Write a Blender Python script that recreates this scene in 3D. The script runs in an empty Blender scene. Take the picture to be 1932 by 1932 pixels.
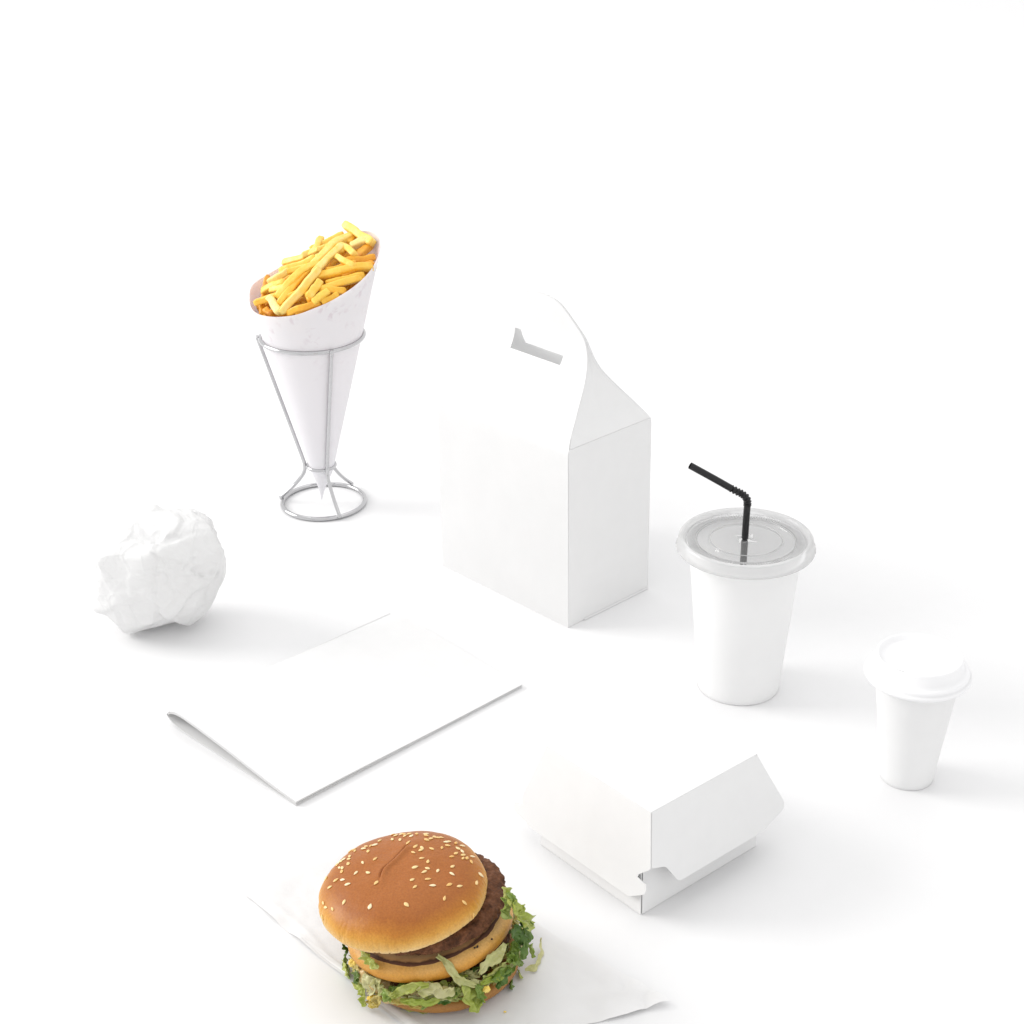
import bpy, bmesh, math, random
from mathutils import Vector, Matrix, noise

S = 0.01                      # everything below is written in centimetres
R = math.radians
scene = bpy.context.scene
col = scene.collection

# ------------------------------------------------------------------ camera
cam_d = bpy.data.cameras.new('camera')
cam = bpy.data.objects.new('camera', cam_d)
col.objects.link(cam)
TH, ROLL = R(25.7742), -0.015
fw = Vector((0, math.cos(TH), -math.sin(TH)))
up0 = Vector((0, math.sin(TH), math.cos(TH)))
X0 = Vector((1, 0, 0))
rt = X0 * math.cos(ROLL) + up0 * math.sin(ROLL)
up = up0 * math.cos(ROLL) - X0 * math.sin(ROLL)
m = Matrix((rt, up, -fw)).transposed().to_4x4()
m.translation = Vector((0, 0, 66 * S))
cam.matrix_world = m
cam_d.sensor_width = 36
cam_d.sensor_fit = 'HORIZONTAL'
cam_d.lens = 36 * 3102.53 / 1932
cam_d.clip_start = 0.01
cam_d.clip_end = 100
scene.camera = cam
scene.render.resolution_x = 1024
scene.render.resolution_y = 1024

# ------------------------------------------------------------------ light
world = bpy.data.worlds.new('World')
scene.world = world
world.use_nodes = True
bg = world.node_tree.nodes['Background']
bg.inputs['Color'].default_value = (1.0, 0.997, 0.994, 1)
bg.inputs['Strength'].default_value = 1.05

def area(name, loc, target, size, power, color=(1, 1, 1)):
    d = bpy.data.lights.new(name, 'AREA')
    d.shape = 'RECTANGLE'
    d.size, d.size_y = size
    d.energy = power
    d.color = color
    o = bpy.data.objects.new(name, d)
    col.objects.link(o)
    o.location = loc
    o.rotation_euler = (Vector(target) - Vector(loc)).to_track_quat('-Z', 'Y').to_euler()
    return o
area('key_softbox', (-3.7, 1.95, 2.0), (0, 1.1, 0.03), (2.1, 2.1), 118, (1.0, 0.985, 0.965))
area('overhead_fill', (0.2, 2.6, 5.0), (0.2, 2.6, 0), (5.0, 5.0), 40)  # added fill lamp, evens the far table and puts highlights on the chrome

scene.view_settings.view_transform = 'Standard'
scene.view_settings.look = 'None'
scene.view_settings.gamma = 1
scene.view_settings.use_curve_mapping = False
scene.view_settings.exposure = 0.0
scene.cycles.transparent_max_bounces = 24

# ------------------------------------------------------------------ helpers
def link(name, me, mat, parent=None, loc=None, smooth=True, rot=None):
    o = bpy.data.objects.new(name, me)
    col.objects.link(o)
    if mat: me.materials.append(mat)
    if smooth:
        for p in me.polygons: p.use_smooth = True
    if parent: o.parent = parent
    if loc: o.location = Vector(loc) * S
    if rot: o.rotation_euler = rot
    return o

def mesh(name, V, F, mat, parent=None, loc=None, smooth=True, rot=None, fix=True):
    me = bpy.data.meshes.new(name)
    me.from_pydata([Vector(v) * S for v in V], [], F)
    if fix:
        bm = bmesh.new(); bm.from_mesh(me)
        bmesh.ops.recalc_face_normals(bm, faces=bm.faces)
        bm.to_mesh(me); bm.free()
    me.update()
    return link(name, me, mat, parent, loc, smooth, rot)

def solid(o, t, off=0.0, split=True):
    md = o.modifiers.new('Solidify', 'SOLIDIFY'); md.thickness = t * S; md.offset = off
    md.use_even_offset = False
    if split: es = o.modifiers.new('EdgeSplit', 'EDGE_SPLIT'); es.split_angle = R(32)
    return o
def bevel(o, w, n=2):
    md = o.modifiers.new('Bevel', 'BEVEL'); md.width = w * S; md.segments = n; md.limit_method = 'ANGLE'; md.angle_limit = R(40)
    return o
def sub(o, n=1):
    md = o.modifiers.new('Subdivision', 'SUBSURF'); md.levels = n; md.render_levels = n
    return o

def tag(o, label, cat, group=None, kind=None):
    o['label'] = label; o['category'] = cat
    if group: o['group'] = group
    if kind: o['kind'] = kind
    return o
def thing(name, loc, label, cat, rz=0.0, group=None):
    o = bpy.data.objects.new(name, None)
    o.empty_display_size = 0.01
    col.objects.link(o)
    o.location = Vector(loc) * S
    o.rotation_euler = (0, 0, rz)
    return tag(o, label, cat, group)

def lathe(prof, n=96, wob=None):
    V, F = [], []
    for (r, z) in prof:
        for i in range(n):
            a = 2 * math.pi * i / n
            V.append((r * math.cos(a), r * math.sin(a), z))
    for j in range(len(prof) - 1):
        for i in range(n):
            k = (i + 1) % n
            F.append((j * n + i, j * n + k, (j + 1) * n + k, (j + 1) * n + i))
    return V, F

def smooth_path(P, n, closed=False):
    P = [Vector(p) for p in P]
    out = []
    m_ = len(P)
    segs = m_ if closed else m_ - 1
    for i in range(segs):
        p0 = P[(i - 1) % m_] if (closed or i > 0) else P[0] * 2 - P[1]
        p1, p2 = P[i], P[(i + 1) % m_]
        p3 = P[(i + 2) % m_] if (closed or i + 2 < m_) else P[-1] * 2 - P[-2]
        for k in range(n):
            t = k / n
            out.append(0.5 * ((2 * p1) + (p2 - p0) * t + (2 * p0 - 5 * p1 + 4 * p2 - p3) * t * t + (3 * p1 - p0 - 3 * p2 + p3) * t ** 3))
    if not closed: out.append(P[-1])
    return out

def tube(P, r, n=14, closed=False, caps=True):
    P = [Vector(p) for p in P]
    N = len(P)
    rs = r if isinstance(r, (list, tuple)) else [r] * N
    V, F = [], []
    t0 = (P[1] - P[0]).normalized()
    ref = Vector((0, 0, 1)) if abs(t0.z) < .9 else Vector((0, 1, 0))
    nrm = t0.cross(ref).normalized()
    for i in range(N):
        if closed: t = (P[(i + 1) % N] - P[i - 1]).normalized()
        else: t = (P[min(i + 1, N - 1)] - P[max(i - 1, 0)]).normalized()
        nrm = (nrm - t * nrm.dot(t)).normalized()
        b = t.cross(nrm)
        for k in range(n):
            a = 2 * math.pi * k / n
            V.append(P[i] + (nrm * math.cos(a) + b * math.sin(a)) * rs[i])
    for i in range(N if closed else N - 1):
        j = (i + 1) % N
        for k in range(n):
            l = (k + 1) % n
            F.append((i * n + k, i * n + l, j * n + l, j * n + k))
    if caps and not closed:
        F.append(tuple(range(n - 1, -1, -1)))
        F.append(tuple((N - 1) * n + k for k in range(n)))
    return V, F

def interp(x, xs, ys):
    if x <= xs[0]: return ys[0]
    for i in range(len(xs) - 1):
        if x <= xs[i + 1]:
            t = (x - xs[i]) / (xs[i + 1] - xs[i]); return ys[i] + (ys[i + 1] - ys[i]) * t
    return ys[-1]
def sinterp(x, xs, ys):          # smooth (monotone-ish) interpolation
    n = len(xs)
    if x <= xs[0]: return ys[0]
    if x >= xs[-1]: return ys[-1]
    i = max(k for k in range(n - 1) if xs[k] <= x)
    d = [(ys[k + 1] - ys[k]) / (xs[k + 1] - xs[k]) for k in range(n - 1)]
    def tan(k):
        if k == 0: return d[0]
        if k == n - 1: return d[-1]
        return 0 if d[k - 1] * d[k] <= 0 and False else (d[k - 1] + d[k]) / 2
    h = xs[i + 1] - xs[i]; t = (x - xs[i]) / h
    return ((2 * t ** 3 - 3 * t ** 2 + 1) * ys[i] + (t ** 3 - 2 * t ** 2 + t) * h * tan(i) + (-2 * t ** 3 + 3 * t ** 2) * ys[i + 1] + (t ** 3 - t ** 2) * h * tan(i + 1))

def round_poly(pts, r, n=4):
    out = []
    N = len(pts)
    for i in range(N):
        p = Vector(pts[i]); a = Vector(pts[i - 1]); b = Vector(pts[(i + 1) % N])
        rr = r[i] if isinstance(r, (list, tuple)) else r
        if rr <= 0: out.append(tuple(p)); continue
        da = min(rr, (a - p).length * .45); db = min(rr, (b - p).length * .45)
        A = p + (a - p).normalized() * da; B = p + (b - p).normalized() * db
        for k in range(n + 1):
            t = k / n
            out.append(tuple(A * (1 - t) ** 2 + p * 2 * t * (1 - t) + B * t * t))
    return out

# ------------------------------------------------------------------ materials
class NT:
    def __init__(s, name):
        s.m = bpy.data.materials.new(name); s.m.use_nodes = True
        s.t = s.m.node_tree; s.n = s.t.nodes; s.b = s.n['Principled BSDF']
        s.tc = s.n.new('ShaderNodeTexCoord')
    def link(s, a, b): s.t.links.new(a, b)
    def noise(s, scale, detail=4, rough=.55, vec='Object', dist=0):
        n = s.n.new('ShaderNodeTexNoise'); n.inputs['Scale'].default_value = scale; n.inputs['Detail'].default_value = detail
        n.inputs['Roughness'].default_value = rough; n.inputs['Distortion'].default_value = dist
        s.link(s.tc.outputs[vec] if isinstance(vec, str) else vec, n.inputs['Vector']); return n.outputs['Fac']
    def ramp(s, fac, stops):
        r = s.n.new('ShaderNodeValToRGB'); e = r.color_ramp.elements
        while len(e) < len(stops): e.new(.5)
        for el, (p, c) in zip(e, stops): el.position = p; el.color = (*c, 1)
        s.link(fac, r.inputs['Fac']); return r.outputs['Color']
    def maths(s, op, a, b=None, clamp=False):
        n = s.n.new('ShaderNodeMath'); n.operation = op; n.use_clamp = clamp
        for i, v in enumerate((a, b)):
            if v is None: continue
            if isinstance(v, (int, float)): n.inputs[i].default_value = v
            else: s.link(v, n.inputs[i])
        return n.outputs[0]
    def maprange(s, v, a, b, c=0, d=1):
        n = s.n.new('ShaderNodeMapRange'); s.link(v, n.inputs[0])
        for i, x in enumerate((a, b, c, d)): n.inputs[i + 1].default_value = x
        return n.outputs[0]
    def mix(s, fac, a, b, mode='MIX'):
        n = s.n.new('ShaderNodeMix'); n.data_type = 'RGBA'; n.blend_type = mode
        for k, v in ((0, fac), (6, a), (7, b)):
            if isinstance(v, (int, float)): n.inputs[k].default_value = v
            elif isinstance(v, tuple): n.inputs[k].default_value = (*v, 1)
            else: s.link(v, n.inputs[k])
        return n.outputs[2]
    def xyz(s, vec='Object'):
        n = s.n.new('ShaderNodeSeparateXYZ'); s.link(s.tc.outputs[vec], n.inputs[0]); return n.outputs
    def bump(s, h, strength=.3, dist=.001):
        b = s.n.new('ShaderNodeBump'); b.inputs['Strength'].default_value = strength; b.inputs['Distance'].default_value = dist
        s.link(h, b.inputs['Height']); s.link(b.outputs['Normal'], s.b.inputs['Normal'])
    def rand(s):
        return s.n.new('ShaderNodeObjectInfo').outputs['Random']
    def set(s, **k):
        for a, v in k.items():
            i = s.b.inputs[a.replace('_', ' ')]
            if hasattr(v, 'is_linked'): s.link(v, i)
            elif isinstance(v, tuple) and len(v) == 3 and i.type == 'RGBA': i.default_value = (*v, 1)
            else: i.default_value = v
        return s

def paper_mat(name, c, rough=.55, bump=.08, scale=900, var=.02):
    t = NT(name)
    f = t.noise(60, 3)
    cc = t.ramp(f, [(.3, tuple(x * (1 - var) for x in c)), (.7, c)])
    t.set(Base_Color=cc, Roughness=rough)
    t.b.inputs['Specular IOR Level'].default_value = .3
    t.bump(t.noise(scale, 5, .7), bump, .0003)
    return t.m

def thin_paper(name, c, trans, wr=.3):
    t = NT(name)
    n = t.noise(26, 5, .6); f = t.noise(900, 3)
    t.set(Base_Color=t.ramp(n, [(.3, tuple(x * .97 for x in c)), (.7, c)]), Roughness=.42)
    t.bump(t.maths('ADD', t.maths('MULTIPLY', t.noise(70, 4, .6), 1.0), t.maths('MULTIPLY', f, .04)), wr, .002)
    tr = t.n.new('ShaderNodeBsdfTranslucent'); tr.inputs[0].default_value = (*c, 1)
    mx = t.n.new('ShaderNodeMixShader'); mx.inputs[0].default_value = trans
    t.link(t.b.outputs[0], mx.inputs[1]); t.link(tr.outputs[0], mx.inputs[2]); t.link(mx.outputs[0], t.n['Material Output'].inputs[0])
    return t.m
M = {}
M['ground'] = paper_mat('white_table_paper', (.80, .80, .805), .65, .06, 1200, .006)
M['card'] = thin_paper('white_card', (.785, .785, .785), .10, .01)
M['card_lightened'] = thin_paper('white_card_lightened', (.95, .95, .95), .62, .01)  # back card lightened and made translucent, standing in for light in the handle opening
M['card2'] = paper_mat('white_box_card', (.78, .78, .78), .5, .08, 900)
M['page'] = paper_mat('white_booklet_paper', (.75, .75, .75), .5, .05, 900)
M['cup'] = thin_paper('white_cup_paper', (.92, .92, .92), .22, .01)
M['plastic'] = paper_mat('white_lid_plastic', (.87, .87, .88), .3, .01, 300)

def cone_mat():
    t = NT('cone_paper')
    f = t.noise(55, 2, .5)
    spots = t.noise(160, 2, .5, dist=.3)
    sp = t.maths('MULTIPLY', t.maprange(f, .5, .64), t.maprange(spots, .5, .66))
    z = t.xyz()[2]
    hi = t.maprange(z, .13, .18)
    sp = t.maths('MULTIPLY', sp, hi)
    cc = t.mix(t.maths('MULTIPLY', sp, .55), (.87, .865, .89), (.70, .62, .67))
    t.set(Base_Color=cc, Roughness=.5)
    t.bump(t.noise(500, 4), .05, .0003)
    tr = t.n.new('ShaderNodeBsdfTranslucent'); t.link(cc, tr.inputs[0])
    mx = t.n.new('ShaderNodeMixShader'); mx.inputs[0].default_value = .2
    t.link(t.b.outputs[0], mx.inputs[1]); t.link(tr.outputs[0], mx.inputs[2]); t.link(mx.outputs[0], t.n['Material Output'].inputs[0])
    return t.m
M['cone'] = cone_mat()
M['cone_in'] = thin_paper('cone_bounce_tint', (.98, .91, .925), .6, .02)  # warm bounce light from the fries put into the inside colour

def chrome():
    t = NT('chrome_wire')
    f = t.noise(120, 2)
    t.set(Base_Color=(.54, .54, .55), Metallic=1.0, Roughness=t.maprange(f, .3, .7, .04, .12))
    return t.m
M['chrome'] = chrome()

def straw_mat():
    t = NT('black_straw')
    t.set(Base_Color=(.012, .012, .013), Roughness=.28)
    t.b.inputs['Specular IOR Level'].default_value = .35
    t.bump(t.noise(900, 2), .05, .0002)
    return t.m
M['straw'] = straw_mat()

def clear(name, tint=.93, frost=.0):
    mt = bpy.data.materials.new(name); mt.use_nodes = True
    t = mt.node_tree; n = t.nodes; n.clear()
    out = n.new('ShaderNodeOutputMaterial')
    tr = n.new('ShaderNodeBsdfTransparent'); tr.inputs[0].default_value = (tint, tint, tint * 1.003, 1)
    gl = n.new('ShaderNodeBsdfGlossy'); gl.inputs['Roughness'].default_value = .08
    fr = n.new('ShaderNodeFresnel'); fr.inputs['IOR'].default_value = 1.45
    mx = n.new('ShaderNodeMixShader')
    t.links.new(fr.outputs[0], mx.inputs[0]); t.links.new(tr.outputs[0], mx.inputs[1]); t.links.new(gl.outputs[0], mx.inputs[2])
    last = mx.outputs[0]
    if frost > 0:
        df = n.new('ShaderNodeBsdfTranslucent'); df.inputs[0].default_value = (.96, .96, .96, 1)
        d2 = n.new('ShaderNodeBsdfDiffuse'); d2.inputs[0].default_value = (.93, .93, .93, 1)
        a = n.new('ShaderNodeMixShader'); a.inputs[0].default_value = .5
        t.links.new(df.outputs[0], a.inputs[1]); t.links.new(d2.outputs[0], a.inputs[2])
        b = n.new('ShaderNodeMixShader'); b.inputs[0].default_value = frost
        t.links.new(last, b.inputs[1]); t.links.new(a.outputs[0], b.inputs[2]); last = b.outputs[0]
    t.links.new(last, out.inputs[0])
    return mt
M['clear'] = clear('clear_lid_plastic', .99, .16)
M['clear_rim'] = clear('cloudy_lid_plastic', .99, .38)
M['clear_rib'] = clear('ribbed_lid_plastic', .93, .12)
M['slot_shade'] = paper_mat('sip_shade_grey', (.45, .45, .46), .6)  # grey stands in for the shade inside the sip opening

def bun_mat(name, lo, hi, stops, grain=1.0):
    t = NT(name)
    z = t.xyz()[2]
    n1 = t.noise(70, 4, .55)
    n2 = t.noise(900, 3, .6)
    n3 = t.noise(28, 3, .5)
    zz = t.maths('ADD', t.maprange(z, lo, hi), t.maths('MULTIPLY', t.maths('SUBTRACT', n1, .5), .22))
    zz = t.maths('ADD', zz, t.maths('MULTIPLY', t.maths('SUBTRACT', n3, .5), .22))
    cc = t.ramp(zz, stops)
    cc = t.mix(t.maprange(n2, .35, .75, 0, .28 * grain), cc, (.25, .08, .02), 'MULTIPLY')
    t.set(Base_Color=cc, Roughness=.40)
    t.b.inputs['Subsurface Weight'].default_value = .06
    t.b.inputs['Subsurface Radius'].default_value = (.004, .002, .001)
    t.b.inputs['Specular IOR Level'].default_value = .3
    h = t.maths('ADD', t.maths('MULTIPLY', n2, .5), t.noise(240, 4, .6))
    t.bump(h, .22, .0006)
    return t.m
M['top_bun'] = bun_mat('baked_bun_crust', -.0078, .0182, [(.12, (.80, .60, .32)), (.28, (.74, .46, .14)), (.46, (.63, .31, .050)), (.61, (.48, .185, .024)), (.78, (.36, .115, .018)), (.97, (.385, .128, .026))])
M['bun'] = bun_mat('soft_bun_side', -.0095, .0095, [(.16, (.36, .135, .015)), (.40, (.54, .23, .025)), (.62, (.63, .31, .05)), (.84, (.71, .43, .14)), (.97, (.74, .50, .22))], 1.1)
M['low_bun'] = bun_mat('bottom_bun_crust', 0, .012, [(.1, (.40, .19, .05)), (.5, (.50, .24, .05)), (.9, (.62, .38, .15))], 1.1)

def toast():
    t = NT('toasted_bun_face')
    n = t.noise(140, 5, .6)
    xyz = t.n.new('ShaderNodeVectorMath'); xyz.operation = 'LENGTH'
    mp = t.n.new('ShaderNodeMapping'); mp.inputs['Scale'].default_value = (1, 1, 0); t.link(t.tc.outputs['Object'], mp.inputs[0]); t.link(mp.outputs[0], xyz.inputs[0])
    d = t.maths('ADD', t.maprange(xyz.outputs['Value'], .0385, .0455), t.maths('MULTIPLY', t.maths('SUBTRACT', n, .5), .5))
    cc = t.ramp(d, [(.15, (.46, .28, .13)), (.45, (.42, .23, .09)), (.62, (.06, .018, .006)), (.86, (.09, .028, .008)), (1, (.5, .26, .08))])
    t.set(Base_Color=cc, Roughness=.7)
    t.bump(n, .5, .001)
    return t.m
M['toast'] = toast()

def patty_mat():
    t = NT('grilled_patty')
    n1 = t.noise(180, 6, .65); n2 = t.noise(520, 4, .6)
    cc = t.ramp(n1, [(.28, (.034, .013, .006)), (.5, (.130, .052, .024)), (.72, (.25, .110, .055))])
    t.set(Base_Color=cc, Roughness=t.maprange(n2, .3, .7, .42, .75))
    t.b.inputs['Specular IOR Level'].default_value = .16
    t.bump(t.maths('ADD', n1, t.maths('MULTIPLY', n2, .5)), .7, .0015)
    return t.m
M['patty'] = patty_mat()

def seed_mat():
    t = NT('sesame')
    cc = t.ramp(t.rand(), [(.0, (.72, .42, .12)), (.35, (.80, .55, .22)), (.75, (.84, .64, .32)), (1, (.88, .74, .50))])
    t.set(Base_Color=cc, Roughness=.35)
    t.b.inputs['Subsurface Weight'].default_value = .1
    t.b.inputs['Subsurface Radius'].default_value = (.001, .0006, .0003)
    return t.m
M['seed'] = seed_mat()

def leaf(name, a, b, c, trans=.35):
    t = NT(name)
    n = t.noise(90, 4, .6); f = t.noise(420, 3, .6)
    v = t.maths('ADD', t.maths('MULTIPLY', n, .75), t.maths('MULTIPLY', t.rand(), .3))
    cc = t.ramp(v, [(.3, a), (.55, b), (.8, c)])
    t.set(Base_Color=cc, Roughness=.19)
    t.b.inputs['Specular IOR Level'].default_value = .5
    t.bump(t.maths('ADD', f, t.maths('MULTIPLY', n, 2)), .35, .0012)
    tr = t.n.new('ShaderNodeBsdfTranslucent'); t.link(cc, tr.inputs[0])
    mx = t.n.new('ShaderNodeMixShader'); mx.inputs[0].default_value = trans
    out = t.n['Material Output']
    t.link(t.b.outputs[0], mx.inputs[1]); t.link(tr.outputs[0], mx.inputs[2]); t.link(mx.outputs[0], out.inputs[0])
    return t.m
LEAF = [leaf('pale_lettuce', (.52, .55, .20), (.68, .67, .33), (.80, .76, .48)),
        leaf('light_green_lettuce', (.38, .48, .06), (.54, .60, .15), (.70, .70, .32)),
        leaf('green_lettuce', (.18, .30, .04), (.31, .43, .085), (.50, .56, .20)),
        leaf('dark_green_lettuce', (.075, .165, .028), (.14, .25, .048), (.28, .38, .10)),
        leaf('cream_leaf', (.60, .50, .20), (.72, .62, .32), (.78, .70, .44), .5),
        leaf('yellow_sauced_lettuce', (.58, .46, .09), (.68, .57, .19), (.72, .65, .32))]

def sauce():
    t = NT('burger_sauce')
    n = t.noise(120, 3)
    t.set(Base_Color=t.ramp(n, [(.3, (.50, .34, .12)), (.7, (.66, .50, .24))]), Roughness=.22)
    t.b.inputs['Subsurface Weight'].default_value = .2
    t.b.inputs['Subsurface Radius'].default_value = (.003, .002, .001)
    t.bump(t.noise(300, 3), .15, .0006)
    return t.m
M['sauce'] = sauce()
def egg():
    t = NT('yellow_cheese')
    t.set(Base_Color=t.ramp(t.noise(200, 3), [(.3, (.80, .54, .04)), (.7, (.86, .68, .20))]), Roughness=.4)
    return t.m
M['egg'] = egg()
def pepper():
    t = NT('pepper'); t.set(Base_Color=t.ramp(t.noise(600), [(.3, (.01, .006, .005)), (.7, (.05, .025, .02))]), Roughness=.7); return t.m
M['pepper'] = pepper()

def fry_mat():
    t = NT('fried_potato')
    at = t.n.new('ShaderNodeAttribute'); at.attribute_name = 'tone'; at.attribute_type = 'OBJECT'
    n = t.noise(130, 4, .6); f = t.noise(700, 3, .6)
    v = t.maths('ADD', at.outputs['Fac'], t.maths('MULTIPLY', t.maths('SUBTRACT', n, .5), .7))
    cc = t.ramp(v, [(.0, (.93, .74, .28)), (.3, (.93, .62, .10)), (.6, (.90, .48, .035)), (.9, (.74, .30, .015)), (1, (.5, .18, .01))])
    t.set(Base_Color=cc, Roughness=.42)
    t.b.inputs['Subsurface Weight'].default_value = .12
    t.b.inputs['Subsurface Radius'].default_value = (.005, .003, .001)
    t.bump(t.maths('ADD', f, n), .3, .0008)
    return t.m
M['fry'] = fry_mat()

M['wrap'] = thin_paper('greaseproof_sheet', (.83, .825, .825), .12, .12)
def tissue():
    t = NT('crumpled_tissue')
    c = (.86, .86, .86)
    t.set(Base_Color=t.ramp(t.noise(26, 4), [(.3, (.83, .83, .83)), (.7, c)]), Roughness=.4)
    h = None
    for sc, wd, amp in ((16, .035, 1.0), (30, .05, .6), (64, .06, .25)):
        n = t.noise(sc, 1.5, .5, dist=1.1)
        r = t.maths('MULTIPLY', t.maths('SUBTRACT', 1.0, t.maths('MINIMUM', t.maths('DIVIDE', t.maths('ABSOLUTE', t.maths('SUBTRACT', n, .5)), wd), 1.0)), amp)
        h = r if h is None else t.maths('ADD', h, r)
    t.bump(h, .26, .0022)
    tr = t.n.new('ShaderNodeBsdfTranslucent'); tr.inputs[0].default_value = (*c, 1)
    mx = t.n.new('ShaderNodeMixShader'); mx.inputs[0].default_value = .25
    t.link(t.b.outputs[0], mx.inputs[1]); t.link(tr.outputs[0], mx.inputs[2]); t.link(mx.outputs[0], t.n['Material Output'].inputs[0])
    return t.m
M['ball'] = tissue()

# ------------------------------------------------------------------ setting
g = mesh('table_surface', [(-900, -400, 0), (900, -400, 0), (900, 1400, 0), (-900, 1400, 0)], [(0, 1, 2, 3)], M['ground'])
g['kind'] = 'structure'

# ------------------------------------------------------------------ wire stand
SX, SY = -17.6, 139.2
st = thing('wire_stand', (SX, SY, 0), 'chrome wire stand holding the paper cone of fries', 'stand')
WR = .17
def ring(r, z, wr):
    return tube([(r * math.cos(2 * math.pi * i / 96), r * math.sin(2 * math.pi * i / 96), z) for i in range(96)], wr, 14, True)
mesh('base_ring', *ring(3.84, .21, .21), M['chrome'], st)
mesh('top_ring', *ring(4.62, 16.58, .185), M['chrome'], st)
mesh('neck_ring', *ring(1.3, 3.92, .15), M['chrome'], st)
for (az0, az1) in ((-64, -64), (172, 184), (55, 55)):
    c0, s0 = math.cos(R(az0)), math.sin(R(az0)); c1, s1 = math.cos(R(az1)), math.sin(R(az1))
    cm, sm = math.cos(R((az0 + az1) / 2)), math.sin(R((az0 + az1) / 2))
    P = [(4.15 * c0, 4.15 * s0, .42), (3.0 * c0, 3.0 * s0, 1.45), (2.05 * c0, 2.05 * s0, 2.55), (1.62 * cm, 1.62 * sm, 3.3), (1.55 * cm, 1.55 * sm, 4.0),
         (1.78 * cm, 1.78 * sm, 5.0), (3.3 * c1, 3.3 * s1, 10.8), (4.92 * c1, 4.92 * s1, 16.75)]
    mesh('leg', *tube(smooth_path(P, 10), WR, 12), M['chrome'], st)
    me = bmesh.new(); bmesh.ops.create_icosphere(me, subdivisions=2, radius=.2 * S)
    for k, q in enumerate(((4.06 * c0, 4.06 * s0, .34), (4.84 * c1, 4.84 * s1, 16.6))):
        d = bpy.data.meshes.new('weld'); me.to_mesh(d)
        link('weld', d, M['chrome'], st, q)
    me.free()

# ------------------------------------------------------------------ paper cone
CX, CY = -17.55, 139.1
KS = (4.42 - 1.15) / (16.6 - 3.9); Z0 = 3.9 - 1.15 / KS
RIM = [(-180, 20.2), (-165, 19.85), (-148, 19.75), (-126, 19.92), (-112, 20.1), (-95, 20.45), (-81, 20.95), (-67, 21.45), (-56, 21.9), (-45, 22.3), (-33, 22.8), (-23, 23.25),
       (-15, 23.7), (-5, 24.3), (12, 24.7), (30, 25.0), (50, 24.7), (70, 24.0), (90, 23.0), (110, 22.1), (125, 21.5), (139, 21.15), (151, 21.0), (166, 20.8), (175, 20.5), (180, 20.2)]
cone = thing('paper_cone', (CX, CY, 0), 'white paper cone full of fries standing in the wire stand', 'paper cone')
def cone_mesh(dr, zlo):
    V, F = [], []
    n, rows = 120, 40
    for j in range(rows + 1):
        t = j / rows
        for i in range(n):
            a = -180 + 360 * i / n
            zr = sinterp(a, [p[0] for p in RIM], [p[1] for p in RIM])
            z = zlo + (zr - zlo) * t
            r = max(.03, KS * (z - Z0) - dr)
            ox = 0
            if z < 3.2:
                w_ = (3.2 - z) / 2.7
                r = max(.03, r * (1 - .75 * w_)); ox = -.22 * w_
            lap = .05 * max(0, 1 - abs(a + 60) / 14)
            ripple = .03 * noise.noise(Vector((math.cos(R(a)) * 1.5, math.sin(R(a)) * 1.5, z * .15)))
            rr = r + (lap * (z - zlo) / 20) + ripple * (z > 5)
            V.append((rr * math.cos(R(a)) + ox, rr * math.sin(R(a)), z))
    for j in range(rows):
        for i in range(n):
            k = (i + 1) % n
            F.append((j * n + i, j * n + k, (j + 1) * n + k, (j + 1) * n + i))
    return V, F
mesh('outer_sheet', *cone_mesh(0, .45), M['cone'], cone)
o = mesh('inner_bounce_layer', *cone_mesh(.035, 6), M['cone_in'], cone)  # added inner layer that carries the painted bounce tint

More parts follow.
